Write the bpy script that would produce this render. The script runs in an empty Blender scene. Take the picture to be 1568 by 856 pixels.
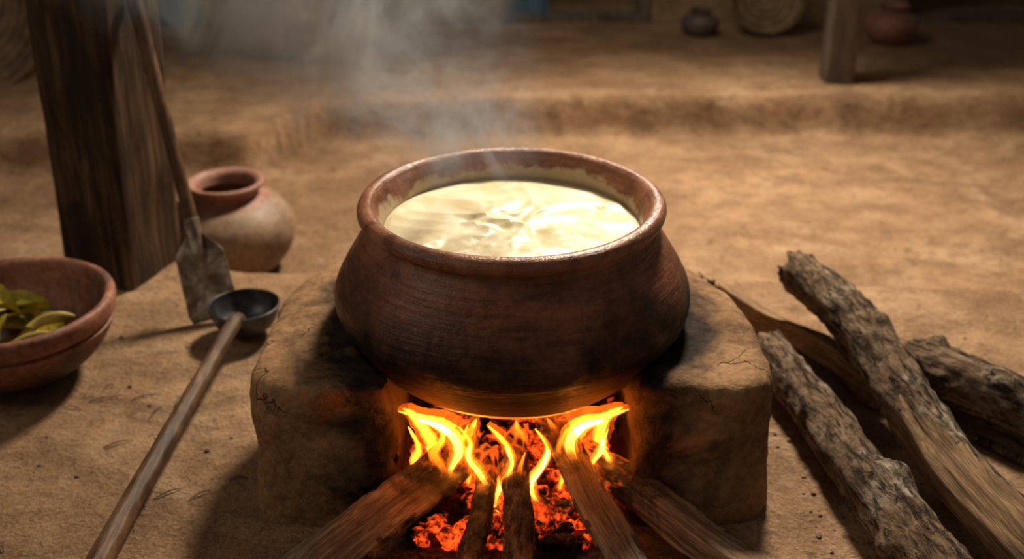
import bpy, math, random
from mathutils import Vector, Matrix, noise
random.seed(7)
scene = bpy.context.scene
V = Vector

# ---------------------------------------------------------------- helpers
def mk(name, verts, faces, mats, midx=None, smooth=True, matrix=None):
    me = bpy.data.meshes.new(name)
    me.from_pydata([tuple(v) for v in verts], [], faces)
    for m in mats: me.materials.append(m)
    if midx:
        me.polygons.foreach_set('material_index', midx)
    me.polygons.foreach_set('use_smooth', [smooth]*len(me.polygons))
    me.update()
    ob = bpy.data.objects.new(name, me)
    scene.collection.objects.link(ob)
    if matrix is not None: ob.matrix_world = matrix
    return ob

def empty(name, loc=(0,0,0)):
    e = bpy.data.objects.new(name, None); e.location = loc
    e.empty_display_size = .05
    scene.collection.objects.link(e); return e

def fr(x, y, z, oct=4):
    return noise.fractal(V((x, y, z)), 1.0, 2.0, oct)

def catmull(pts, n):
    out = []
    P = [pts[0]] + list(pts) + [pts[-1]]
    for i in range(1, len(P)-2):
        a, b, c, d = P[i-1], P[i], P[i+1], P[i+2]
        for k in range(n):
            t = k/n
            out.append(tuple(0.5*((2*b[j]) + (-a[j]+c[j])*t + (2*a[j]-5*b[j]+4*c[j]-d[j])*t*t + (-a[j]+3*b[j]-3*c[j]+d[j])*t**3) for j in range(len(b))))
    out.append(tuple(pts[-1]))
    return out

def lathe(prof, seg=96, wob=0.0, seed=0, closed_ends=True, center=(0,0,0), sub=5):
    pr = catmull(prof, sub) if sub > 1 else prof
    verts, faces = [], []
    n = len(pr)
    for i, (r, z) in enumerate(pr):
        for j in range(seg):
            a = 2*math.pi*j/seg
            k = 1 + wob*noise.noise(V((math.cos(a)*1.3+seed, math.sin(a)*1.3, z*9)))
            rr = max(r, 0.0004)*k
            verts.append((center[0]+rr*math.cos(a), center[1]+rr*math.sin(a), center[2]+z))
    for i in range(n-1):
        for j in range(seg):
            j2 = (j+1) % seg
            faces.append((i*seg+j, i*seg+j2, (i+1)*seg+j2, (i+1)*seg+j))
    return verts, faces

def sweep(pts, seg=16, sub=6, flat=1.0, rough=0, seed=0):
    """pts: (x,y,z,r)"""
    P = catmull(pts, sub)
    verts, faces = [], []
    n = len(P)
    for i, p in enumerate(P):
        a = V(P[max(i-1, 0)][:3]); b = V(P[min(i+1, n-1)][:3])
        t = (b-a).normalized()
        side = t.cross(V((0, 1, 0)))
        if side.length < .2: side = t.cross(V((1, 0, 0)))
        side.normalize(); up = side.cross(t).normalized()
        for j in range(seg):
            an = 2*math.pi*j/seg
            rr = max(p[3], .0003)
            if rough: rr *= 1+rough*fr(math.cos(an)*2+seed, math.sin(an)*2, i*.3, 2)
            verts.append(V(p[:3]) + side*math.cos(an)*rr + up*math.sin(an)*rr*flat)
    for i in range(n-1):
        for j in range(seg):
            j2 = (j+1) % seg
            faces.append((i*seg+j, i*seg+j2, (i+1)*seg+j2, (i+1)*seg+j))
    faces.append(tuple(reversed(range(seg))))
    faces.append(tuple((n-1)*seg+j for j in range(seg)))
    return verts, faces

def merge(parts):
    Vs, Fs, Ms = [], [], []
    for v, f, m in parts:
        o = len(Vs); Vs += [tuple(a) for a in v]
        Fs += [tuple(i+o for i in q) for q in f]
        Ms += ([m]*len(f) if isinstance(m, int) else m)
    return Vs, Fs, Ms

def box(x0, x1, y0, y1, z0, z1):
    v = [(x, y, z) for z in (z0, z1) for y in (y0, y1) for x in (x0, x1)]
    f = [(0,2,3,1), (4,5,7,6), (0,1,5,4), (2,6,7,3), (0,4,6,2), (1,3,7,5)]
    return v, f

# ---------------------------------------------------------------- material helpers
class N:
    def __init__(s, name):
        s.m = bpy.data.materials.new(name); s.m.use_nodes = True
        s.t = s.m.node_tree; s.n = s.t.nodes; s.l = s.t.links
        s.b = s.n['Principled BSDF']; s.out = s.n['Material Output']
        s.tc = s.n.new('ShaderNodeTexCoord')
    def new(s, k, **kw):
        n = s.n.new(k)
        for a, b in kw.items(): setattr(n, a, b)
        return n
    def link(s, a, b): s.l.new(a, b)
    def coord(s, scale=(1,1,1), loc=(0,0,0)):
        mp = s.new('ShaderNodeMapping'); mp.inputs['Scale'].default_value = scale; mp.inputs['Location'].default_value = loc
        s.link(s.tc.outputs['Object'], mp.inputs['Vector']); return mp.outputs[0]
    def noise(s, scale=5, detail=5, rough=.55, dist=0, cs=(1,1,1), loc=(0,0,0)):
        n = s.new('ShaderNodeTexNoise'); n.inputs['Scale'].default_value = scale
        n.inputs['Detail'].default_value = detail; n.inputs['Roughness'].default_value = rough
        n.inputs['Distortion'].default_value = dist
        s.link(s.coord(cs, loc), n.inputs['Vector']); return n.outputs['Fac']
    def ramp(s, fac, stops, sq=.62):
        r = s.new('ShaderNodeValToRGB'); e = r.color_ramp.elements
        while len(e) < len(stops): e.new(.5)
        for i, (p, c) in enumerate(stops):
            e[i].position = .5+(p-.5)*sq
            e[i].color = (c, c, c, 1) if isinstance(c, (int, float)) else (*c, 1)
        s.link(fac, r.inputs[0]); return r.outputs[0]
    def mix(s, fac, a, b, mode='MIX'):
        m = s.new('ShaderNodeMix', data_type='RGBA', blend_type=mode)
        for sock, val in ((m.inputs[0], fac), (m.inputs[6], a), (m.inputs[7], b)):
            if isinstance(val, bpy.types.NodeSocket): s.link(val, sock)
            elif isinstance(val, (int, float)): sock.default_value = val if sock.type == 'VALUE' else (val, val, val, 1)
            else: sock.default_value = (*val, 1)
        return m.outputs[2]
    def math(s, op, a, b=0.0, clamp=False):
        m = s.new('ShaderNodeMath', operation=op, use_clamp=clamp)
        for i, val in ((0, a), (1, b)):
            if isinstance(val, bpy.types.NodeSocket): s.link(val, m.inputs[i])
            else: m.inputs[i].default_value = val
        return m.outputs[0]
    def mapr(s, v, a, b, c=0., d=1.):
        m = s.new('ShaderNodeMapRange'); s.link(v, m.inputs[0])
        for i, q in enumerate((a, b, c, d)): m.inputs[i+1].default_value = q
        return m.outputs[0]
    def xyz(s):
        x = s.new('ShaderNodeSeparateXYZ'); s.link(s.tc.outputs['Object'], x.inputs[0]); return x.outputs
    def voro(s, scale, cs=(1,1,1), feature='F1'):
        n = s.new('ShaderNodeTexVoronoi', feature=feature); n.inputs['Scale'].default_value = scale
        s.link(s.coord(cs), n.inputs['Vector']); return n.outputs['Distance']
    def bump(s, h, strength=.5, dist=.01, prev=None):
        b = s.new('ShaderNodeBump'); b.inputs['Strength'].default_value = strength; b.inputs['Distance'].default_value = dist
        s.link(h, b.inputs['Height'])
        s.link(b.outputs[0], s.b.inputs['Normal']); return b.outputs[0]
    def col(s, c):
        if isinstance(c, bpy.types.NodeSocket): s.link(c, s.b.inputs['Base Color'])
        else: s.b.inputs['Base Color'].default_value = (*c, 1)
    def rough(s, r, spec=.3):
        if isinstance(r, bpy.types.NodeSocket): s.link(r, s.b.inputs['Roughness'])
        else: s.b.inputs['Roughness'].default_value = r
        if isinstance(spec, bpy.types.NodeSocket): s.link(spec, s.b.inputs['Specular IOR Level'])
        else: s.b.inputs['Specular IOR Level'].default_value = spec

# ground
g = N('packed_earth')
n1 = g.noise(1.6, 7, .62, .5); n2 = g.noise(11, 8, .68, .3); n3 = g.noise(150, 4, .7); n4 = g.noise(4.5, 8, .7, .8); n5 = g.noise(2.6, 9, .72, 1.2, (1, 1.6, 1), (7, 3, 1)); n6 = g.noise(34, 6, .72, .6)
c = g.ramp(n1, [(.3, (.23, .125, .062)), (.5, (.36, .203, .104)), (.72, (.48, .29, .157))])
c = g.mix(g.ramp(n2, [(.3, .75), (.6, 0)]), c, (.16, .082, .039))
c = g.mix(g.ramp(n4, [(.5, 0), (.72, .6)]), c, (.54, .36, .21))
c = g.mix(g.ramp(n5, [(.3, .8), (.5, 0)]), c, (.15, .078, .037))
c = g.mix(g.ramp(n6, [(.28, .7), (.42, 0)]), c, (.11, .056, .028))
c = g.mix(.3, c, g.ramp(n3, [(.25, (.12, .066, .035)), (.55, (.38, .235, .13)), (.8, (.58, .42, .275))]))
x, y, z = g.xyz()
dy = g.math('MULTIPLY', g.math('ADD', y, .25), 1.4)
dd = g.math('SQRT', g.math('ADD', g.math('MULTIPLY', x, x), g.math('MULTIPLY', dy, dy)))
dd = g.math('ADD', dd, g.math('MULTIPLY', g.math('SUBTRACT', g.noise(16, 6), .5), .25))
ash = g.mapr(dd, .27, .15)
c = g.mix(g.math('MULTIPLY', ash, .9), c, g.ramp(g.noise(90, 4), [(.35, (.012, .010, .009)), (.7, (.11, .095, .085))]))
g.col(c); g.rough(.88, .2)
h = g.math('ADD', g.math('ADD', n2, g.math('ADD', n4, n5)), g.math('ADD', g.math('MULTIPLY', n3, .28), g.math('MULTIPLY', n6, .4)))
g.bump(h, .9, .018)
M_ground = g.m

def clay(name, a, b, cc, sc=6, bs=.5):
    k = N(name); f = k.noise(sc, 7, .62, .4)
    c = k.ramp(f, [(.3, a), (.5, b), (.7, cc)])
    f2 = k.noise(sc*14, 4, .7)
    c = k.mix(.3, c, k.ramp(f2, [(.3, tuple(v*.5 for v in a)), (.7, tuple(min(1, v*1.3) for v in cc))]))
    k._f = f; k._f2 = f2; k.col(c); k.rough(.88, .15); k._c = c
    k.bump(k.math('ADD', f, k.math('MULTIPLY', f2, .3)), bs, .008)
    return k
M_wall = clay('mud_wall', (.22, .145, .07), (.33, .225, .115), (.40, .28, .15), 3).m

# stove
k = clay('stove_clay', (.14, .072, .033), (.265, .145, .068), (.38, .22, .11), 6, .7)
x, y, z = k.xyz()
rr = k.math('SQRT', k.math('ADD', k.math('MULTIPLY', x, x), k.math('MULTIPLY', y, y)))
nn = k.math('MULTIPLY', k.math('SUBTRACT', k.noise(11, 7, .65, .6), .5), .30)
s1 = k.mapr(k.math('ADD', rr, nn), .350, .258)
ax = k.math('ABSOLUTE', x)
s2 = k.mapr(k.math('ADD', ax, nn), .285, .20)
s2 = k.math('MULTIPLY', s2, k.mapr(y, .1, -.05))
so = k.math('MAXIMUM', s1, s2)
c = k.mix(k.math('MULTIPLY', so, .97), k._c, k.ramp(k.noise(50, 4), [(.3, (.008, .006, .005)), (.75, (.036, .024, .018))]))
vd = k.new('ShaderNodeTexVoronoi', feature='DISTANCE_TO_EDGE'); vd.inputs['Scale'].default_value = 4.5
mixv = k.new('ShaderNodeMix', data_type='VECTOR'); mixv.inputs[0].default_value = .18
nt = k.new('ShaderNodeTexNoise'); nt.inputs['Scale'].default_value = 9; nt.inputs['Detail'].default_value = 7
k.link(k.tc.outputs['Object'], nt.inputs['Vector']); k.link(k.tc.outputs['Object'], mixv.inputs[4]); k.link(nt.outputs['Color'], mixv.inputs[5])
k.link(mixv.outputs[1], vd.inputs['Vector'])
crk = k.mapr(vd.outputs['Distance'], 0.0, .006)
crm = k.math('MAXIMUM', k.math('MAXIMUM', crk, k.ramp(k.noise(5, 2), [(.46, 1), (.56, 0)])), k.mapr(z, .20, .18))
c = k.mix(crm, (.08, .045, .025), c)
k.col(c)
hh = k.math('ADD', k.math('ADD', k._f, k.math('MULTIPLY', k._f2, .4)), k.math('MULTIPLY', crm, .5))
k.bump(hh, .8, .008)
M_stove = k.m

# cooking pot terracotta with soot
k = N('fired_clay_pot')
x, y, z = k.xyz()
f = k.noise(5, 7, .65, .6, (1, 1, 2.0)); f2 = k.noise(9, 5, .6, 0, (1, 1, 16)); f3 = k.noise(110, 4, .65); f4 = k.noise(16, 6, .7, .8)
c = k.ramp(f, [(.3, (.065, .015, .008)), (.5, (.18, .047, .020)), (.7, (.36, .12, .052))])
c = k.mix(.30, c, k.ramp(f2, [(.35, (.05, .014, .008)), (.65, (.32, .105, .048))]))
c = k.mix(k.ramp(f4, [(.3, .6), (.5, 0)]), c, (.045, .015, .009))
c = k.mix(.14, c, k.ramp(f3, [(.3, (.03, .014, .009)), (.7, (.48, .25, .15))]))
hi = k.mapr(z, .350, .40)
c = k.mix(k.math('MULTIPLY', hi, .55), c, k.ramp(f4, [(.3, (.20, .065, .032)), (.7, (.52, .23, .115))]))
sz = k.math('ADD', z, k.math('MULTIPLY', k.math('SUBTRACT', k.noise(6, 7, .65, .6), .5), .32))
so = k.mapr(sz, .362, .248)
c = k.mix(k.math('MULTIPLY', so, .98), c, k.ramp(k.noise(30, 5), [(.35, (.005, .004, .004)), (.7, (.018, .011, .009))]))
rr = k.math('SQRT', k.math('ADD', k.math('MULTIPLY', x, x), k.math('MULTIPLY', y, y)))
ins = k.math('MULTIPLY', k.mapr(rr, .1945, .1915), k.mapr(k.math('ADD', z, k.math('MULTIPLY', k.math('SUBTRACT', k.noise(14, 7, .65), .5), .09)), .396, .388))
c = k.mix(k.math('MULTIPLY', ins, .8), c, (.60, .47, .29))
k.col(c)
k.rough(k.math('MAXIMUM', k.ramp(f3, [(.3, .32), (.7, .48)]), k.math('MULTIPLY', so, .6)), k.mapr(so, 0, 1, .5, .22))
k.bump(k.math('ADD', k.math('ADD', k.math('MULTIPLY', f2, .8), k.math('MULTIPLY', f3, .35)), k.math('ADD', k.math('MULTIPLY', f, .6), k.math('MULTIPLY', f4, .5))), .6, .006)
M_pot = k.m

def terracotta(name, a, b, c3, zsoot=None):
    k = N(name); f = k.noise(7, 6, .6, .3); f3 = k.noise(90, 4)
    c = k.ramp(f, [(.3, a), (.5, b), (.7, c3)])
    c = k.mix(.2, c, k.ramp(f3, [(.3, .03), (.7, .35)]))
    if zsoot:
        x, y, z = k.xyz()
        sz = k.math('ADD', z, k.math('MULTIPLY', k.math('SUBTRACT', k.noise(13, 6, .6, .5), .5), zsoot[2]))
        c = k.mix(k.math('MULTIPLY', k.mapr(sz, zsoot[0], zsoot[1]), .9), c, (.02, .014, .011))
    k.col(c); k.rough(.55, .35); k.bump(k.math('ADD', f, k.math('MULTIPLY', f3, .3)), .4, .005); return k.m
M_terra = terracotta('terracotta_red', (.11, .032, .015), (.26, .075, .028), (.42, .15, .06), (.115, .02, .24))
M_smallpot = terracotta('terracotta_dusty', (.17, .092, .047), (.29, .17, .085), (.38, .24, .13))
M_smallrim = terracotta('terracotta_rim', (.24, .085, .05), (.35, .14, .08), (.42, .20, .12))
M_redpot = terracotta('terracotta_bright', (.18, .05, .03), (.26, .085, .05), (.32, .12, .07))
M_darkpot = terracotta('terracotta_dark', (.05, .03, .02), (.08, .045, .03), (.12, .07, .045))

# milk
k = N('boiling_milk')
f = k.noise(12, 5, .55, 1.6)
k.col(k.ramp(f, [(.3, (.74, .63, .36)), (.5, (.84, .75, .48)), (.68, (.90, .83, .60))]))
k.rough(.36, .4); k.b.inputs['Subsurface Weight'].default_value = .12
k.b.inputs['Subsurface Radius'].default_value = (.02, .015, .008); k.b.inputs['Subsurface Scale'].default_value = .4
k.bump(k.noise(20, 5, .6, 1.4), .28, .004)
M_milk = k.m

def wood(name, stops, g=(14, 14, 1.2), sc=6, rough=.75, bs=.6):
    k = N(name)
    f = k.noise(sc, 7, .65, .6, g); f2 = k.noise(sc*3, 5, .7, .3, (g[0], g[1], g[2]*.7)); f3 = k.noise(9, 5, .65, .4, (1, 1, .5))
    c = k.ramp(f, stops)
    c = k.mix(.35, c, k.ramp(f2, [(.3, stops[0][1]), (.7, stops[-1][1])]))
    c = k.mix(k.ramp(f3, [(.4, 0), (.68, .75)]), c, stops[0][1])
    k.col(c); k.rough(rough, .25); k._c = c; k._f = f
    k.bump(k.math('ADD', f, k.math('MULTIPLY', f2, .5)), bs, .007)
    return k
M_post = wood('weathered_post_wood', [(.3, (.014, .008, .005)), (.5, (.055, .029, .015)), (.75, (.16, .09, .046))], (17, 17, .8), 4, .75, .9).m
M_post2 = wood('grey_post_wood', [(.3, (.07, .052, .04)), (.5, (.16, .12, .092)), (.75, (.27, .21, .16))], (14, 14, .7), 5).m
M_handle = wood('tool_handle_wood', [(.3, (.045, .022, .011)), (.5, (.12, .060, .028)), (.75, (.26, .145, .072))], (22, 2, 3), 6, .45, .35).m
M_split = wood('split_wood', [(.28, (.10, .050, .021)), (.5, (.32, .175, .080)), (.75, (.60, .39, .20))], (24, 24, 1.2), 6, .75, 1.0).m
M_end = wood('cut_wood_end', [(.3, (.24, .12, .06)), (.5, (.46, .26, .14)), (.75, (.60, .39, .23))], (3, 3, 3), 12, .8, .8).m
# bark
def bark(name):
    k = N(name)
    f = k.noise(9, 8, .72, .8, (2.6, 2.6, 1.3)); f2 = k.noise(60, 6, .7, .2, (1.2, 1.2, .5)); f3 = k.noise(7, 7, .72, .6)
    fc = k.noise(26, 5, .7, .9, (3.2, 3.2, .7), (5, 2, 7))
    c = k.ramp(f, [(.28, (.038, .022, .012)), (.45, (.125, .072, .038)), (.6, (.24, .148, .083)), (.78, (.42, .305, .20))])
    c = k.mix(.4, c, k.ramp(f2, [(.3, (.022, .014, .009)), (.7, (.34, .235, .15))]))
    c = k.mix(k.ramp(f3, [(.50, 0), (.62, .75)]), c, k.ramp(f2, [(.3, (.16, .13, .09)), (.65, (.47, .40, .30))]))
    c = k.mix(k.ramp(fc, [(.30, .95), (.43, 0)]), c, (.018, .011, .007))
    k.col(c); k.rough(.88, .15)
    k.bump(k.math('ADD', k.math('ADD', f, k.math('MULTIPLY', f2, .5)), k.math('MULTIPLY', k.ramp(fc, [(.28, 0), (.5, 1)]), .8)), 1.0, .012)
    return k
M_bark = bark('tree_bark').m

def charred(name, L, stops=None, g=None, dk=.1):
    k = wood(name, stops, g, 6, .8, 1.0) if stops else bark(name)
    x, y, z = k.xyz()
    base = k.b.inputs['Base Color'].links[0].from_socket
    zz = k.math('ADD', z, k.math('MULTIPLY', k.math('SUBTRACT', k.noise(16, 6, .65, .4), .5), .26))
    ch = k.mapr(zz, L, L*.65)
    vv = k.voro(60, (1, 1, .7), 'DISTANCE_TO_EDGE')
    c = k.mix(dk, base, (.05, .035, .025))
    c = k.mix(ch, c, k.ramp(k.noise(40, 4), [(.3, (.006, .005, .0045)), (.75, (.075, .07, .065))]))
    k.col(c)
    em = k.math('MULTIPLY', k.mapr(zz, .08, .02), k.mapr(vv, .22, .0))
    k.b.inputs['Emission Color'].default_value = (1, .11, .01, 1)
    k.link(k.math('MULTIPLY', em, 1.4), k.b.inputs['Emission Strength'])
    return k.m
SW = [(.28, (.11, .060, .030)), (.5, (.38, .235, .13)), (.75, (.75, .54, .34))]
M_charsplit = charred('charred_split_wood', .18, SW, (26, 26, 1.3), 0)
M_charbark = charred('charred_branch_bark', .20)
M_charbark2 = charred('burnt_branch_bark', .24, dk=.1)

# coals
k = N('glowing_coals')
vv = k.noise(45, 6, .7, .5)
k.col(k.ramp(vv, [(.3, (.008, .006, .005)), (.7, (.07, .06, .055))])); k.rough(.95, .1)
e = k.ramp(k.noise(13, 6, .7, .5, (1, 1, 1), (3, 1, 2)), [(.48, 0), (.60, 1)], 1)
e = k.math('MULTIPLY', e, k.ramp(k.noise(90, 4, .6), [(.35, .05), (.65, 1)]))
k.b.inputs['Emission Color'].default_value = (1, .07, .008, 1)
k.link(k.math('MULTIPLY', e, 2.8), k.b.inputs['Emission Strength'])
k.bump(vv, .8, .005)
M_coal = k.m

k = N('iron_sheet')
f = k.noise(16, 7, .65, .5)
k.col(k.ramp(f, [(.35, (.12, .078, .050)), (.52, (.26, .195, .135)), (.68, (.60, .53, .43))]))
k.b.inputs['Metallic'].default_value = .15; k.rough(k.ramp(f, [(.3, .6), (.7, .4)]), .4); k.bump(f, .4, .004)
M_iron = k.m
k = N('blackened_iron')
f = k.noise(25, 6, .6)
k.col(k.ramp(f, [(.35, (.025, .025, .027)), (.7, (.085, .085, .09))])); k.b.inputs['Metallic'].default_value = .5
k.rough(.4, .5); k.bump(f, .3, .003)
M_ladle = k.m
k = N('leaf_green')
f = k.noise(12, 5, .6, .5)
k.col(k.ramp(f, [(.3, (.15, .125, .010)), (.5, (.30, .235, .018)), (.72, (.50, .36, .045))])); k.rough(.55, .25)
k.bump(k.noise(40, 3), .3, .003); M_leaf = k.m
k = N('leaf_stem'); k.col((.45, .34, .09)); k.rough(.5); M_stem = k.m
k = N('blue_paint')
f = k.noise(6, 6, .65, .3, (6, 6, 1)); k.col(k.ramp(f, [(.3, (.03, .08, .13)), (.7, (.10, .21, .32))])); k.rough(.7); M_blue = k.m
k = N('woven_cane')
wv = k.new('ShaderNodeTexWave', wave_type='RINGS', rings_direction='Z'); wv.inputs['Scale'].default_value = 12; wv.inputs['Distortion'].default_value = 1.5
k.link(k.tc.outputs['Object'], wv.inputs['Vector'])
k.col(k.mix(.5, k.ramp(wv.outputs['Fac'], [(.2, (.12, .07, .04)), (.8, (.30, .20, .11))], 1), k.ramp(k.noise(20, 5), [(.3, (.10, .06, .035)), (.7, (.32, .21, .115))])))
k.rough(.8); k.bump(wv.outputs['Fac'], .6, .006); M_cane = k.m
k = N('dark_interior'); k.col((.02, .015, .012)); k.rough(.9); M_dark = k.m  # near-black: darkness of the unlit room put into the colour

def flame_mat(name, colr, strength):
    m = bpy.data.materials.new(name); m.use_nodes = True; t = m.node_tree; t.nodes.clear()
    o = t.nodes.new('ShaderNodeOutputMaterial'); e = t.nodes.new('ShaderNodeEmission')
    e.inputs[0].default_value = (*colr, 1); e.inputs[1].default_value = strength
    t.links.new(e.outputs[0], o.inputs['Volume']); return m
M_fl_haze = flame_mat('flame_haze', (1, .12, .006), 5)
M_fl_out = flame_mat('flame_outer', (1, .13, .004), 22)
M_fl_mid = flame_mat('flame_body', (1, .19, .008), 45)
M_fl_in = flame_mat('flame_core', (1, .38, .04), 115)

# ---------------------------------------------------------------- ground
def sstep(a, b, t):
    t = max(0, min(1, (t-a)/(b-a))); return t*t*(3-2*t)
def edge1(x):
    e = .60 - .045*x + .03*noise.noise(V((x*1.7, 3, 0))) + .008*noise.noise(V((x*9, 3, 0)))
    return e + .28*sstep(-.66, -.80, x)
def edge2(x):
    return 1.80 + .03*x + .05*noise.noise(V((x*1.1, 9, 0))) + .018*noise.noise(V((x*6, 9, 0))) - .3*sstep(-.55, -.75, x)
def gz(x, y):
    z = -.10*sstep(edge1(x), edge1(x)+.05, y)
    e2 = edge2(x); z += .115*sstep(e2-.015, e2+.025, y)
    z += .012*noise.noise(V((x*1.3, y*1.3, 5)))*sstep(.6, 1.2, abs(y)+abs(x)*.3) + .0022*noise.noise(V((x*9, y*9, 1))) + .0012*noise.noise(V((x*30, y*30, 2)))
    return z
def axis(a, b, lo, hi, fine, coarse):
    out = []; t = a
    while t < b:
        out.append(t)
        t += fine if lo < t < hi else coarse
    out.append(b); return out
xs = axis(-4, 4, -1.6, 1.6, .020, .09); ys = axis(-3, 4.2, -.5, 2.1, .0125, .09)
vs = [(x, y, gz(x, y)) for y in ys for x in xs]; nx = len(xs)
fs = [(j*nx+i, j*nx+i+1, (j+1)*nx+i+1, (j+1)*nx+i) for j in range(len(ys)-1) for i in range(nx-1)]
mk('ground', vs, fs, [M_ground])

# ---------------------------------------------------------------- pot
prof = [(0, .112), (.06, .114), (.115, .126), (.165, .150), (.205, .182), (.231, .210), (.246, .232), (.2565, .250), (.2605, .268),
        (.259, .286), (.252, .305), (.239, .330), (.223, .358), (.212, .376), (.2075, .385), (.2085, .391), (.216, .395), (.2215, .401), (.2225, .409),
        (.218, .4165), (.210, .4195), (.202, .417), (.195, .407), (.189, .393), (.1865, .38), (.188, .36), (.21, .33), (.238, .29), (.237, .25), (.2, .2), (.1, .145), (0, .135)]
pv, pf = lathe(prof, 144, .018, 2)
mk('clay_cooking_pot', pv, pf, [M_pot])
op = catmull(prof[:10], 6)
def pot_z(r):
    for (a, za), (b, zb) in zip(op, op[1:]):
        if a <= r <= b: return za + (zb-za)*(r-a)/max(b-a, 1e-6)
    return None

def milk():
    R, nr, na = .1850, 110, 240
    vs = [(0, 0, .376)]; fs = []
    for i in range(1, nr+1):
        r = R*i/nr
        for j in range(na):
            a = 2*math.pi*j/na; x = r*math.cos(a); y = r*math.sin(a)
            w = V((x*8, y*8, 0)); wx = noise.noise(w)*.08; wy = noise.noise(w+V((5, 5, 5)))*.08
            sw = 1-abs(noise.noise(V(((x+wx)*11, (y+wy)*15, 2))))*2.2
            cen = math.exp(-((x-.01)**2+(y+.05)**2)/.009)
            c2 = math.exp(-((x+.07)**2+(y-.01)**2)/.0014)+math.exp(-((x+.03)**2+(y-.05)**2)/.0008)+math.exp(-((x-.13)**2+(y-.06)**2)/.0010)+math.exp(-((x+.12)**2+(y+.05)**2)/.0010)
            lump = noise.noise(V(((x+wx*.5)*30, (y+wy*.5)*34, 7)))+.3
            h = .0045*cen*sw + .0026*sw + .0042*lump*(cen*.9+c2*1.3+.08) + .0010*noise.noise(V((x*75, y*75, 1)))*(cen+c2)
            h *= sstep(R, R*.95, r)
            vs.append((x, y, .3755+h))
    for j in range(na): fs.append((0, 1+j, 1+(j+1) % na))
    for i in range(nr-1):
        for j in range(na):
            a = 1+i*na; b = a+na; j2 = (j+1) % na
            fs.append((a+j, b+j, b+j2, a+j2))
    return mk('boiling_milk', vs, fs, [M_milk])
milk()

# ---------------------------------------------------------------- stove
def rc(cx, cy, r, a0, a1, n=8):
    return [(cx+r*math.cos(math.radians(a0+(a1-a0)*i/n)), cy+r*math.sin(math.radians(a0+(a1-a0)*i/n))) for i in range(n+1)]
out = rc(.290, -.137, .076, -90, 0)
for i in range(0, 41):
    a = math.pi*i/40; out.append((.368*math.cos(a), -.03+.368*math.sin(a)))
out += rc(-.294, -.137, .076, 180, 270)
out += rc(-.185, -.188, .022, 270, 360, 4) + [(-.160, -.02)]
for i in range(1, 24):
    a = math.pi*(1-i/24); out.append((.170*math.cos(a), -.02+.170*math.sin(a)))
out += [(.160, -.02)] + rc(.185, -.188, .022, 180, 270, 4)
n = len(out)
vs = [(x*1.03, y*1.02, -.03) for x, y in out] + [(x, y, .12) for x, y in out] + [(x, y, .230) for x, y in out]
fs = [tuple(range(n))[::-1], tuple(range(2*n, 3*n))] + [(i, (i+1) % n, n+(i+1) % n, n+i) for i in range(n)] + [(n+i, n+(i+1) % n, 2*n+(i+1) % n, 2*n+i) for i in range(n)]
tmp = mk('tmp_stove', vs, fs, [M_stove])
md = tmp.modifiers.new('r', 'REMESH'); md.mode = 'VOXEL'; md.voxel_size = .0068
md = tmp.modifiers.new('s', 'SMOOTH'); md.iterations = 50; md.factor = .6
dg = bpy.context.evaluated_depsgraph_get()
me = bpy.data.meshes.new_from_object(tmp.evaluated_get(dg)); bpy.data.objects.remove(tmp)
me.name = 'clay_stove'
for v in me.vertices:
    p = v.co; nn_ = v.normal.copy()
    d = .013*noise.noise(p*6) + .0045*noise.noise(p*18) + .0018*noise.noise(p*50)
    p += nn_*d
    r = math.hypot(p.x, p.y)
    if r < .2605:
        zz = pot_z(r/.99)
        if zz is not None and p.z > zz-.004: p.z = zz-.004
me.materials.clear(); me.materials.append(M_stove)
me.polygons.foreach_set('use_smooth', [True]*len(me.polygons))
st = bpy.data.objects.new('clay_stove', me); scene.collection.objects.link(st)

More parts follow.
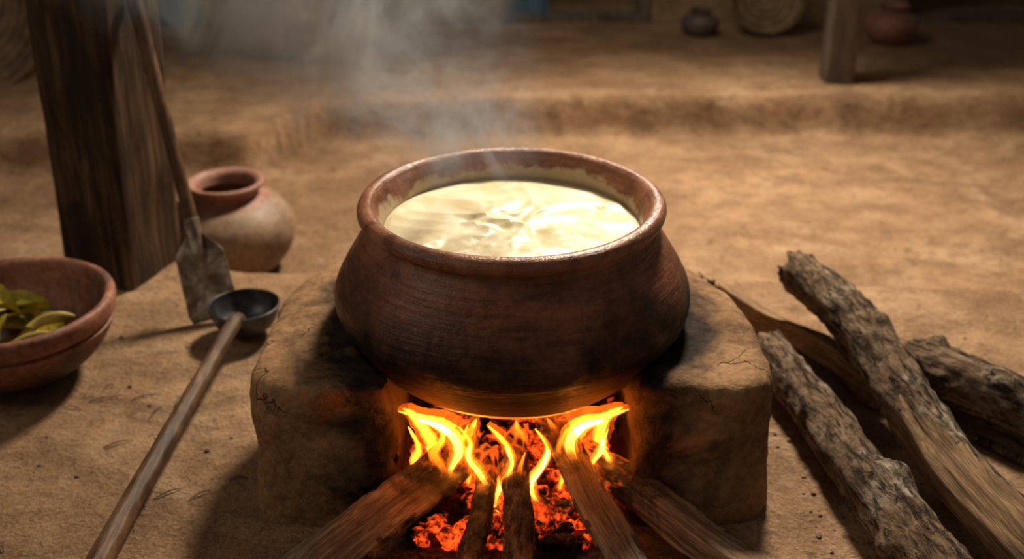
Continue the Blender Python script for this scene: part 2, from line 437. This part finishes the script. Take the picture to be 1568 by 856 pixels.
# ---------------------------------------------------------------- logs
def make_log(name, p0, p1, r0, r1, seed, mats, bend=.012, planes=(), knots=(), rough=.07, jag=.006, nl=90, na=48, roll=0.):
    p0 = V(p0); p1 = V(p1); L = (p1-p0).length
    q = (p1-p0).to_track_quat('Z', 'Y'); mat = Matrix.Translation(p0) @ q.to_matrix().to_4x4() @ Matrix.Rotation(roll, 4, 'Z')
    vs, fs, ms = [], [], []
    woodflag = {}
    for i in range(nl+1):
        t = i/nl
        cx = bend*(noise.noise(V((t*2.2, seed, 0)))); cy = bend*(noise.noise(V((t*2.2, seed, 9))))
        base = r0+(r1-r0)*t
        for j in range(na):
            a = 2*math.pi*j/na
            ca, sa = math.cos(a), math.sin(a)
            r = base*(1+rough*1.3*noise.noise(V((ca*1.2+seed, sa*1.2, t*L*14))) + rough*noise.noise(V((ca*3+seed, sa*3, t*L*34))) + rough*.5*noise.noise(V((ca*8+seed, sa*8, t*L*70))))
            for (kt, ka, kh, kw) in knots:
                da = (a-ka+math.pi) % (2*math.pi)-math.pi
                r += kh*math.exp(-((t-kt)*L/kw)**2-(da*base/kw)**2)
            wf = False
            for pi_, (pa, pd, t0, t1) in enumerate(planes):
                cc = math.cos(a-pa)
                pe = pd
                if t0 > 0:
                    tt = t + .05*noise.noise(V((a*2, seed, pi_)))
                    if tt < t0: continue
                    pe = 1.1+(pd-1.1)*sstep(t0, t0+.16, tt)**.7
                if cc > .05:
                    lim = base*(pe+.07*noise.noise(V((seed+pi_, t*L*10, a*4)))+.09*noise.noise(V((seed, a*18, t*L*4))))/cc
                    if lim < r: r = lim; wf = True
            woodflag[(i, j)] = wf
            zz = t*L
            if i == 0: zz += jag*fr(ca*2.5+seed, sa*2.5, 1, 3)*2
            if i == nl: zz += jag*fr(ca*2.5+seed, sa*2.5, 4, 3)*2
            vs.append((cx+r*ca, cy+r*sa, zz))
    for i in range(nl):
        for j in range(na):
            j2 = (j+1) % na
            fs.append((i*na+j, i*na+j2, (i+1)*na+j2, (i+1)*na+j))
            ms.append(1 if woodflag[(i, j)] and woodflag[(i+1, j)] else 0)
    for end in (0, nl):
        ring = [end*na+j for j in range(na)]
        cen = sum((V(vs[k]) for k in ring), V())/na
        prev = ring
        for s_ in (.75, .5, .25):
            nr_ = []
            for k in ring:
                p = cen.lerp(V(vs[k]), s_); p.z += jag*noise.noise(V((p.x*90, p.y*90, seed)))*1.2
                nr_.append(len(vs)); vs.append(tuple(p))
            for j in range(na):
                j2 = (j+1) % na
                f = (prev[j], nr_[j], nr_[j2], prev[j2]); fs.append(f if end == 0 else f[::-1]); ms.append(2)
            prev = nr_
        c_ = len(vs); vs.append(tuple(cen))
        for j in range(na):
            j2 = (j+1) % na
            f = (prev[j], c_, prev[j2]); fs.append(f if end == 0 else f[::-1]); ms.append(2)
    return mk(name, vs, fs, mats, ms, True, mat)

BM = [M_bark, M_split, M_end]
make_log('firewood_log', (.525, .365, .125), (.705, -.46, .052), .038, .048, 3, BM, .03,
         planes=[(2.4, .62, .50, 1), (3.4, .70, .42, 1), (1.5, .8, .62, 1), (4.3, .75, .55, 1)],
         knots=[(.30, 1.2, .014, .02), (.13, 2.2, .012, .016), (.55, 3.6, .02, .03)], jag=.014, rough=.11, nl=130)
make_log('firewood_log', (.450, .235, .040), (.565, -.47, .042), .035, .045, 11, BM, .03,
         knots=[(.62, 1.0, .016, .025), (.33, 2.4, .010, .018), (.78, 3.0, .02, .025)], jag=.006, rough=.10, nl=120)
make_log('firewood_log', (.385, .52, .030), (.615, .105, .034), .026, .031, 17, BM, .02,
         planes=[(1.2, .5, 0, 1), (2.9, .7, 0, 1)], jag=.012)
make_log('firewood_log', (.668, .165, .046), (1.05, -.30, .048), .046, .046, 23, BM, .03,
         knots=[(.08, 1.3, .022, .018), (.06, 2.5, .02, .012), (.3, 2, .012, .02)], jag=.022, rough=.12)
sv, sf = sweep([(.735, .00, .010, .006), (.80, -.085, .012, .008), (.90, -.19, .010, .007), (1.0, -.30, .010, .006)], 12, 8, 1, .2)
mk('dry_stick', sv, sf, [M_bark])

CS = [M_charbark, M_charsplit, M_charsplit]; CB = [M_charbark2]*3
make_log('burning_firewood', (-.055, -.115, .082), (-.315, -.455, .045), .036, .047, 31, CS, .014,
         planes=[(.6, .50, 0, 1), (2.6, .52, 0, 1), (4.6, .60, 0, 1)], rough=.13, jag=.012, roll=.6, na=64)
make_log('burning_firewood', (-.034, -.12, .060), (-.062, -.45, .028), .015, .018, 37, CB, .012, rough=.14, knots=[(.5, 1, .006, .012)])
make_log('burning_firewood', (.008, -.10, .085), (.012, -.45, .030), .018, .023, 41, CB, .014, rough=.14, knots=[(.35, 2, .005, .015)])
make_log('burning_firewood', (.035, -.075, .120), (.172, -.45, .045), .025, .038, 43, CS, .014,
         planes=[(.4, .5, 0, 1), (2.6, .50, 0, 1), (4.5, .68, 0, 1)], rough=.13, jag=.012, roll=1.0, na=64)
make_log('burning_firewood', (.095, -.13, .075), (.385, -.45, .040), .028, .040, 47, CS, .014,
         planes=[(1.0, .5, 0, 1), (2.9, .6, 0, 1), (4.8, .55, 0, 1)], rough=.13, jag=.012, roll=.3, na=64)

# ---------------------------------------------------------------- fire
fire = empty('cooking_fire', (0, -.1, 0))
def add_child(ob, par):
    ob.parent = par; ob.matrix_parent_inverse = par.matrix_world.inverted()
bpy.context.view_layer.update()
parts = []
def rock(cx, cy, cz, s, seed):
    vs, fs = [], []
    nu, nv = 8, 6
    for i in range(nv+1):
        ph = math.pi*i/nv
        for j in range(nu):
            th = 2*math.pi*j/nu
            d = V((math.sin(ph)*math.cos(th), math.sin(ph)*math.sin(th), math.cos(ph)))
            k = s*(1+.5*noise.noise(d*1.5+V((seed, 0, 0))))
            vs.append((cx+d.x*k*1.2, cy+d.y*k, cz+d.z*k*.8))
    for i in range(nv):
        for j in range(nu):
            j2 = (j+1) % nu; fs.append((i*nu+j, (i+1)*nu+j, (i+1)*nu+j2, i*nu+j2))
    return vs, fs
for i in range(440):
    cx = random.uniform(-.145, .145); cy = random.uniform(-.20, .10)
    if i > 310: cx = random.gauss(0, .07); cy = random.uniform(-.27, -.17)
    if abs(cx) > .15: continue
    s = random.uniform(.005, .015)
    hgt = .045*math.exp(-(cx/.12)**2)*math.exp(-((cy+.12)/.13)**2)
    v, f = rock(cx, cy, s*.5+random.random()*hgt, s, i*1.7); parts.append((v, f, 0))
Vs, Fs, Ms = merge(parts)
co = mk('embers', Vs, Fs, [M_coal], Ms, False); add_child(co, fire)
parts = []
for i in range(48):
    cx = random.uniform(-.14, .14); cy = random.uniform(-.15, .08); z0 = random.uniform(.02, .06); a = random.uniform(0, 6.28); l = random.uniform(.03, .08)
    v, f = sweep([(cx, cy, z0, .005), (cx+l*math.cos(a)*.5, cy+l*math.sin(a)*.5, z0+.012, .006), (cx+l*math.cos(a), cy+l*math.sin(a), z0+random.uniform(0, .05), .003)], 8, 4, 1, .3, i)
    parts.append((v, f, 0))
Vs, Fs, Ms = merge(parts); t_ = mk('charred_twigs', Vs, Fs, [M_coal], Ms); add_child(t_, fire)

FL = [
 [(-.088,-.185,.060,.003), (-.086,-.195,.090,.005), (-.074,-.20,.120,.008), (-.078,-.208,.150,.008), (-.098,-.220,.178,.006), (-.124,-.23,.196,.003), (-.150,-.238,.210,.0005)],
 [(-.046,-.190,.030,.002), (-.036,-.20,.060,.005), (-.044,-.205,.088,.006), (-.060,-.205,.115,.005), (-.058,-.205,.138,.003), (-.072,-.205,.164,.0005)],
 [(-.014,-.205,.015,.002), (-.024,-.21,.045,.004), (-.012,-.21,.080,.005), (-.000,-.21,.110,.004), (-.008,-.21,.138,.003), (-.032,-.205,.165,.0005)],
 [(.050,-.20,.025,.002), (.033,-.21,.050,.004), (.026,-.21,.075,.005), (.042,-.21,.105,.004), (.050,-.205,.130,.003), (.032,-.205,.160,.0005)],
 [(.106,-.185,.055,.003), (.102,-.195,.085,.006), (.084,-.20,.115,.009), (.080,-.208,.148,.010), (.094,-.218,.175,.008), (.120,-.23,.195,.004), (.154,-.238,.213,.0005)],
 [(.132,-.18,.070,.002), (.137,-.185,.095,.005), (.127,-.185,.118,.003), (.133,-.185,.146,.0005)],
 [(-.112,-.18,.065,.002), (-.108,-.185,.080,.004), (-.112,-.185,.098,.003), (-.120,-.185,.118,.0005)],
 [(-.125,-.14,.06,.003), (-.115,-.15,.10,.006), (-.128,-.165,.14,.005), (-.140,-.18,.170,.003), (-.148,-.20,.190,.0005)],
 [(.070,-.14,.07,.003), (.066,-.15,.10,.006), (.060,-.155,.125,.005), (.050,-.16,.148,.0005)],
 [(-.060,-.13,.07,.003), (-.066,-.15,.10,.006), (-.058,-.155,.125,.004), (-.050,-.16,.147,.0005)],
 [(.120,-.12,.06,.003), (.125,-.14,.10,.006), (.130,-.155,.14,.005), (.142,-.175,.170,.003), (.150,-.20,.192,.0005)],
 [(.010,-.13,.07,.003), (.014,-.14,.10,.005), (.008,-.145,.12,.004), (.006,-.15,.137,.0005)],
 [(-.098,-.19,.06,.002), (-.096,-.20,.09,.004), (-.108,-.205,.12,.005), (-.094,-.21,.15,.003), (-.102,-.212,.182,.0005)],
 [(.114,-.19,.07,.002), (.110,-.20,.10,.004), (.122,-.21,.13,.004), (.123,-.215,.155,.003), (.112,-.22,.187,.0005)],
 [(-.135,-.17,.05,.002), (-.138,-.18,.09,.004), (-.130,-.19,.12,.003), (-.142,-.20,.160,.0005)],
 [(-.062,-.19,.06,.002), (-.058,-.20,.10,.003), (-.068,-.205,.135,.003), (-.060,-.21,.170,.0005)],
 [(.068,-.19,.05,.002), (.072,-.20,.09,.003), (.064,-.205,.125,.003), (.074,-.21,.165,.0005)],
 [(.012,-.20,.03,.002), (.016,-.205,.06,.003), (.010,-.21,.09,.003), (.018,-.21,.125,.0005)],
]
ph, po, pm, pi2 = [], [], [], []
for i, F in enumerate(FL):
    if i in (0, 1, 2, 4, 8, 9, 7, 10):
        v, f = sweep([(x, y+.006, z, r*2.4+.003) for x, y, z, r in F], 14, 8, .8, .3, i); ph.append((v, f, 0))
    v, f = sweep([(x, y, z, r*1.6) for x, y, z, r in F], 14, 8, .7, .3, i); po.append((v, f, 0))
    v, f = sweep([(x, y-.0003, z, r*1.0) for x, y, z, r in F], 14, 8, .65, .3, i); pm.append((v, f, 0))
    if i not in (9, 11, 12, 14, 6, 15, 7, 10, 16, 17):
        v, f = sweep([(x, y-.0005, z-.004, r*.66) for x, y, z, r in F[:-1]], 12, 8, .6, .2, i); pi2.append((v, f, 0))
for nm, pp, mt in (('flame_haze', ph, M_fl_haze), ('flame_tongues', po, M_fl_out), ('flame_bodies', pm, M_fl_mid), ('flame_cores', pi2, M_fl_in)):
    Vs, Fs, Ms = merge(pp); o = mk(nm, Vs, Fs, [mt], Ms); add_child(o, fire)
def plight(name, loc, e, col, r):
    l = bpy.data.lights.new(name, 'POINT'); l.energy = e; l.color = col; l.shadow_soft_size = r
    o = bpy.data.objects.new(name, l); o.location = loc; scene.collection.objects.link(o); add_child(o, fire); return o
plight('fire_glow_l', (-.09, -.07, .085), .14, (1, .28, .05), .02)
plight('fire_glow_r', (.09, -.07, .085), .14, (1, .28, .05), .02)
plight('fire_glow_m', (.0, -.25, .08), .07, (1, .30, .06), .02)

# ---------------------------------------------------------------- wooden posts
def post(name, corners, z0, z1, lean, mat, seed, nside=14, nz=110, amp=.006):
    vs, fs = [], []
    ring = []
    for a, b in zip(corners, corners[1:]+corners[:1]):
        for k_ in range(nside):
            t = k_/nside; ring.append((a[0]+(b[0]-a[0])*t, a[1]+(b[1]-a[1])*t))
    cx = sum(p[0] for p in ring)/len(ring); cy = sum(p[1] for p in ring)/len(ring); m = len(ring)
    rad = max(math.hypot(p[0]-cx, p[1]-cy) for p in ring)
    for i in range(nz+1):
        z = z0+(z1-z0)*i/nz
        for x, y in ring:
            d = math.hypot(x-cx, y-cy); s_ = 1 if d < rad*.93 else 1-(d/rad-.93)*.9
            gr = amp*noise.noise(V((x*28+seed, y*28, z*1.5))) + amp*.6*noise.noise(V((x*90+seed, y*90, z*4)))
            gr -= amp*2.2*max(0, noise.noise(V((x*7+seed, y*7, z*5)))-.3)
            k_ = s_ + gr/d
            vs.append((cx+(x-cx)*k_+lean[0]*(z-z0), cy+(y-cy)*k_+lean[1]*(z-z0), z))
    for i in range(nz):
        for j in range(m):
            j2 = (j+1) % m; fs.append((i*m+j, i*m+j2, (i+1)*m+j2, (i+1)*m+j))
    fs.append(tuple(range(m))[::-1]); fs.append(tuple(nz*m+j for j in range(m)))
    return mk(name, vs, fs, [mat])
post('wooden_post', [(-.925, .585), (-.768, .530), (-.712, .700), (-.870, .755)], -.02, 2.3, (.05, .0), M_post, 3, amp=.008)
post('wooden_post', [(.995, 1.98), (1.09, 1.98), (1.09, 2.08), (.995, 2.08)], -.06, 1.62, (.0, 0), M_post2, 8, 8, 50, .004)
post('wooden_post', [(-.71, 2.22), (-.65, 2.22), (-.65, 2.28), (-.71, 2.28)], -.06, 1.62, (.0, 0), M_post2, 12, 8, 50, .003)

# ---------------------------------------------------------------- shovel
top = V((-.700, .600, .575)); tip = V((-.566, .405, .006))
d = (top-tip)
def sp(t): return tip+d*t
pts = [(*sp(.255), .008), (*sp(.27), .0125), (*sp(.45), .0125), (*sp(.7), .0130), (*sp(.97), .0140), (*sp(.995), .012), (*sp(1.0), .004)]
hv, hf = sweep(pts, 18, 8, 1, .05, 3)
sk = [(*sp(.17), .005), (*sp(.20), .011), (*sp(.255), .0140), (*sp(.315), .0150), (*sp(.318), .013)]
kv, kf = sweep(sk, 16, 5)
dn = d.normalized(); side = V((1, .12, 0)); side = (side-dn*side.dot(dn)).normalized(); nrm = side.cross(dn).normalized()
bv, bf = [], []
nu, nv = 14, 24; BL = .172
for layer in (0, 1):
    for i in range(nv+1):
        t = i/nv
        w = .049*(1-.10*t) if t > .08 else .049*(.88+.12*t/.08)
        if t > .76: w *= max(.22, 1-(t-.76)*3.3)
        for j in range(nu+1):
            s_ = j/nu*2-1
            curv = .006*(s_*s_) - .002
            p = tip + dn*(BL*t) + side*(w*s_) + nrm*(curv+(.0022 if layer else 0)) + nrm*.002*noise.noise(V((s_*2, t*4, 3)))
            bv.append(p)
o1 = (nv+1)*(nu+1)
for i in range(nv):
    for j in range(nu):
        a = i*(nu+1)+j; q = (a, a+1, a+nu+2, a+nu+1)
        bf.append(q[::-1]); bf.append(tuple(k_+o1 for k_ in q))
bd = [i for i in range(nu+1)] + [i*(nu+1)+nu for i in range(1, nv+1)] + [nv*(nu+1)+j for j in range(nu-1, -1, -1)] + [i*(nu+1) for i in range(nv-1, 0, -1)]
for a, b in zip(bd, bd[1:]+bd[:1]): bf.append((a, b, b+o1, a+o1))
Vs, Fs, Ms = merge([(hv, hf, 0), (kv, kf, 1), (bv, bf, 1)])
mk('small_shovel', Vs, Fs, [M_handle, M_iron], Ms)

# ---------------------------------------------------------------- ladle
cup = [(0, 0), (.022, .002), (.042, .012), (.056, .028), (.0635, .047), (.066, .058), (.0655, .061), (.063, .060), (.060, .048), (.052, .030), (.038, .016), (.02, .008), (0, .006)]
cv, cf = lathe(cup, 56, .02, 5, center=(-.497, .355, .003))
hv, hf = sweep([(-.4985, .318, .050, .012), (-.500, .298, .058, .015), (-.503, .265, .058, .0135), (-.513, .14, .052, .0135), (-.530, -.05, .040, .015), (-.545, -.22, .027, .0165), (-.553, -.35, .020, .0175), (-.554, -.365, .020, .014)], 20, 10, 1, .06, 5)
Vs, Fs, Ms = merge([(cv, cf, 0), (hv, hf, 1)])
mk('soup_ladle', Vs, Fs, [M_ladle, M_handle], Ms)

# ---------------------------------------------------------------- clay bowl with leaves
bc = (-.864, .212, .004)
bp = [(0, 0), (.05, .001), (.085, .008), (.125, .032), (.155, .065), (.170, .094), (.1725, .100), (.168, .104), (.1745, .110), (.178, .122), (.1785, .136), (.174, .143), (.166, .143), (.160, .136), (.157, .118), (.148, .085), (.125, .052), (.08, .025), (0, .016)]
v, f = lathe(bp, 120, .016, 9, center=bc, sub=5)
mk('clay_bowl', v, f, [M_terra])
parts = []
def leaf(p, yaw, L, W, pitch, curl, seed):
    vs, fs = [], []; nu, nv = 10, 16
    R = Matrix.Rotation(yaw, 3, 'Z') @ Matrix.Rotation(pitch, 3, 'Y')
    for i in range(nv+1):
        t = i/nv; w = W*(math.sin(math.pi*min(1, t*1.02)**.7)**.8 if 0 < t < .98 else .02)*(1-.25*t)
        for j in range(nu+1):
            s_ = j/nu*2-1
            q = V((L*t, w*s_, curl*math.sin(t*2.6)+.35*W*s_*s_ - .02*t*t + .004*noise.noise(V((t*5, s_*3, seed)))))
            vs.append(V(p)+R @ q)
    for i in range(nv):
        for j in range(nu):
            a = i*(nu+1)+j; fs.append((a, a+1, a+nu+2, a+nu+1))
    return vs, fs
bx, by = bc[0], bc[1]
for i, (ox, oy, oz, yaw, L, W, pi_, cu) in enumerate([
    (-.06, .03, .085, 0.1, .12, .045, -.25, .02), (-.09, -.02, .085, .5, .14, .055, -.1, .02), (.0, .05, .070, -.6, .12, .04, .0, .015),
    (-.02, -.06, .060, .3, .11, .035, -.1, .015), (.05, -.03, .060, 2.2, .11, .035, -.2, .02), (-.10, .04, .085, -.3, .13, .055, -.3, .025),
    (.02, -.07, .062, 1.5, .11, .03, -.1, .01), (-.04, -.02, .095, -.9, .10, .04, -.2, .02), (.03, .02, .07, -2.4, .13, .05, -.3, .02)]):
    v, f = leaf((bx+ox, by+oy, oz), yaw, L, W, pi_, cu, i); parts.append((v, f, 0))
v, f = sweep([(bx+.02, by-.05, .085, .004), (bx+.05, by-.01, .105, .009), (bx+.085, by+.0, .112, .011), (bx+.105, by+.015, .105, .004)], 12, 6, .6); parts.append((v, f, 1))
v, f = sweep([(bx+.0, by-.07, .082, .004), (bx+.04, by-.04, .092, .008), (bx+.07, by-.03, .094, .007), (bx+.10, by-.03, .09, .003)], 12, 6, .6); parts.append((v, f, 1))
Vs, Fs, Ms = merge(parts); mk('green_leaves', Vs, Fs, [M_leaf, M_stem], Ms)

# ---------------------------------------------------------------- small clay pot behind shovel
spc = (-.640, .85, -.103)
sprof = [(0, 0), (.05, .001), (.09, .012), (.125, .045), (.143, .085), (.146, .115), (.136, .145), (.112, .170), (.088, .183), (.074, .190), (.070, .196), (.074, .203), (.084, .211), (.087, .217), (.084, .222), (.076, .222), (.066, .214), (.062, .200), (.064, .188), (.10, .16), (.13, .12), (.12, .06), (.06, .015), (0, .012)]
v, f = lathe(sprof, 80, .015, 12, center=spc)
ms = [1 if (v[q[0]][2]-spc[2]) > .178 else 0 for q in f]
mk('water_pot', v, f, [M_smallpot, M_smallrim], ms)

# ---------------------------------------------------------------- back buildings
WY = 2.80
parts = []
segs = [(-4, -2.2), (-1.18, -1.02), (-.50, -.03), (.52, 1.46), (2.15, 4)]
for a, b in segs: parts.append((*box(a, b, WY, WY+.2, -.08, 1.75), 0))
for a, b in ((-2.2, -1.18), (-1.02, -.50), (-.03, .52), (1.46, 2.15)):
    parts.append((*box(a, b, WY, WY+.2, 1.35, 1.75), 0))
    parts.append((*box(a, b, WY+.02, WY+.2, -.08, .03), 0))
Vs, Fs, Ms = merge(parts); mk('wall_back', Vs, Fs, [M_wall], Ms, False)
Vs, Fs, Ms = merge([(*box(-2.3, 2.3, WY+1.0, WY+1.05, -.1, 1.8), 0)]); mk('dark_room_panel', Vs, Fs, [M_dark], Ms, False)  # dark panel behind the doorways, stands in for the room's shade
parts = []
for a, b in ((-.03, .52), (1.46, 2.15), (-1.02, -.50)):
    parts += [(*box(a-.005, a+.035, WY-.02, WY+.1, -.04, 1.36), 0), (*box(b-.035, b+.005, WY-.02, WY+.1, -.04, 1.36), 0), (*box(a+.035, b-.035, WY-.02, WY+.1, 1.32, 1.36), 0), (*box(a+.035, b-.035, WY-.02, WY+.1, -.04, .045), 0)]
Vs, Fs, Ms = merge(parts); mk('trim_1', Vs, Fs, [M_post2], Ms, False)
parts = []
for i in range(5):
    x0 = -1.40+i*.045; parts.append((*box(x0, x0+.041, WY-.06+.004*(i % 2), WY-.02, .005, 1.34), 0))
for zz in (.2, .7, 1.2): parts.append((*box(-1.40, -1.18, WY-.075, WY-.056, zz, zz+.06), 0))
Vs, Fs, Ms = merge(parts); mk('door_1', Vs, Fs, [M_blue], Ms, False)
parts = []
for i in range(4): parts.append((*box(-.02+i*.04, .017+i*.04, WY+.02, WY+.05, .047, 1.32), 0))
Vs, Fs, Ms = merge(parts); mk('door_2', Vs, Fs, [M_blue], Ms, False)
v1 = box(-4, 4, 2.04, 3.9, 1.66, 1.72)
Vs, Fs, Ms = merge([(*v1, 0), (*box(-4, 4, 2.0, 2.08, 1.58, 1.66), 0), (*box(-4, 4, 2.2, 2.3, 1.60, 1.66), 0)]); mk('roof', Vs, Fs, [M_post2], Ms, False)

def tray(name, R, center, tilt, yaw, mat, depth=.05):
    pr = [(0, 0), (R*.6, .004), (R*.85, .012), (R*.95, depth*.7), (R*.98, depth), (R, depth*1.1), (R*1.03, depth), (R*1.02, depth*.6), (R*.93, -.004), (R*.6, -.012), (0, -.014)]
    v, f = lathe(pr, 72, .01, 3)
    Mx = Matrix.Translation(center) @ Matrix.Rotation(yaw, 4, 'Z') @ Matrix.Rotation(tilt, 4, 'X')
    return mk(name, v, f, [mat], None, True, Mx)
tray('winnowing_basket', .135, (.935, 2.68, .135), math.radians(70), 0, M_cane)
tray('storage_basket', .36, (-1.84, 2.15, .24), math.radians(62), math.radians(18), M_cane, .10)
def jar(name, c, s, mat):
    v, f = lathe([(r*s, z*s) for r, z in sprof], 48, .02, 4, center=c); return mk(name, v, f, [mat])
jar('water_pot', (1.36, 2.52, .003), .65, M_redpot)
jar('water_pot', (.69, 2.62, .003), .48, M_darkpot)

# ---------------------------------------------------------------- small debris
parts = []
for i in range(230):
    x = random.uniform(-1.1, 1.1); y = random.uniform(-.42, .55)
    if i % 3 == 0: x = random.uniform(.38, .62); y = random.uniform(-.4, .1)
    if abs(x) < .42 and -.24 < y < .4: continue
    s = random.uniform(.0012, .0038)
    v, f = rock(x, y, gz(x, y)+s*.4, s, i); parts.append((v, f, random.choice([0, 0, 1])))
Vs, Fs, Ms = merge(parts); mk('gravel_bits', Vs, Fs, [M_smallpot, M_darkpot], Ms, False)
parts = []
for i in range(14):
    x = random.uniform(-.75, -.42); y = random.uniform(-.3, .2); a = random.uniform(0, 3.14); l = random.uniform(.015, .05); z = gz(x, y)+.002
    v, f = sweep([(x, y, z, .0008), (x+l*.5*math.cos(a), y+l*.5*math.sin(a)+.003, z+.003, .0012), (x+l*math.cos(a), y+l*math.sin(a), z, .0006)], 6, 3); parts.append((v, f, 0))
Vs, Fs, Ms = merge(parts); mk('dry_twigs', Vs, Fs, [M_post2], Ms)

# ---------------------------------------------------------------- steam plume (real volume)
m = bpy.data.materials.new('steam'); m.use_nodes = True
k = N.__new__(N); k.m = m; k.t = m.node_tree; k.n = k.t.nodes; k.l = k.t.links; k.n.clear()
k.out = k.new('ShaderNodeOutputMaterial'); k.tc = k.new('ShaderNodeTexCoord')
x, y, z = k.xyz()
SX, SR, SH, SY = -.74, .68, .58, -.05
t = k.math('SUBTRACT', z, .40)
cxn = k.math('ADD', k.math('MULTIPLY', t, SX), -.05); cyn = k.math('ADD', k.math('MULTIPLY', t, SY), .05)
ddx = k.math('SUBTRACT', x, cxn); ddy = k.math('SUBTRACT', y, cyn)
r_ = k.math('SQRT', k.math('ADD', k.math('MULTIPLY', ddx, ddx), k.math('MULTIPLY', ddy, ddy)))
rad = k.math('ADD', k.math('MULTIPLY', t, SR), .13)
fall = k.math('SUBTRACT', 1.0, k.math('DIVIDE', r_, rad), True)
fall = k.math('POWER', fall, 1.9)
nf = k.noise(6.5, 8, .66, 2.4, (1, 1, .7), (.4, .2, .1))
dn_ = k.mapr(nf, .43, .66)
dn_ = k.math('MULTIPLY', dn_, dn_)
dens = k.math('MULTIPLY', k.math('MULTIPLY', dn_, fall), k.mapr(t, .0, .10))
dens = k.math('MULTIPLY', dens, 62.0)
pv_ = k.new('ShaderNodeVolumeScatter'); pv_.inputs['Color'].default_value = (.74, .87, 1, 1); pv_.inputs['Anisotropy'].default_value = .0
k.link(dens, pv_.inputs['Density']); k.link(pv_.outputs[0], k.out.inputs['Volume'])
vs, fs = [], []; seg = 24
for i in range(11):
    t = SH*i/10; cx = SX*t-.05; cy = SY*t+.05; r = (SR*t+.13)
    for j in range(seg):
        a = 2*math.pi*j/seg; vs.append((cx+r*math.cos(a), cy+r*math.sin(a), .40+t+.022))
for i in range(10):
    for j in range(seg):
        j2 = (j+1) % seg; fs.append((i*seg+j, i*seg+j2, (i+1)*seg+j2, (i+1)*seg+j))
fs.append(tuple(range(seg))[::-1]); fs.append(tuple(10*seg+j for j in range(seg)))
mk('steam', vs, fs, [m])

# ---------------------------------------------------------------- lights
def area(name, loc, target, size, e, col, spread=180):
    l = bpy.data.lights.new(name, 'AREA'); l.shape = 'DISK'; l.size = size; l.energy = e; l.color = col
    l.spread = math.radians(spread)
    o = bpy.data.objects.new(name, l); o.location = loc
    o.rotation_euler = (V(target)-V(loc)).to_track_quat('-Z', 'Y').to_euler(); scene.collection.objects.link(o)
area('courtyard_skylight', (.60, 1.95, 2.3), (.42, .72, 0), .5, 60, (1, .87, .70), 104)
area('soft_fill', (-2.2, -.9, 2.2), (0, .1, .1), 1.2, 11, (1, .85, .68))  # added fill lamp from front left, lifts the dark fronts
area('verandah_fill', (.2, 2.0, 1.35), (.1, 2.75, .1), .7, 5.0, (1, .88, .72))  # added fill lamp under the roof, lifts the back wall and doors
w = bpy.data.worlds.new('World'); scene.world = w; w.use_nodes = True
w.node_tree.nodes['Background'].inputs[0].default_value = (1, .90, .80, 1)
w.node_tree.nodes['Background'].inputs[1].default_value = .08

# ---------------------------------------------------------------- camera
cam = bpy.data.cameras.new('camera'); co = bpy.data.objects.new('camera', cam); scene.collection.objects.link(co)
co.location = (0.0, -1.492, 1.015); co.rotation_euler = (math.radians(64), 0, 0)
cam.sensor_width = 36; cam.lens = 39.4; cam.clip_start = .01
cam.dof.use_dof = True; cam.dof.focus_distance = 1.40; cam.dof.aperture_fstop = 3.0
scene.camera = co
scene.view_settings.view_transform = 'Standard'
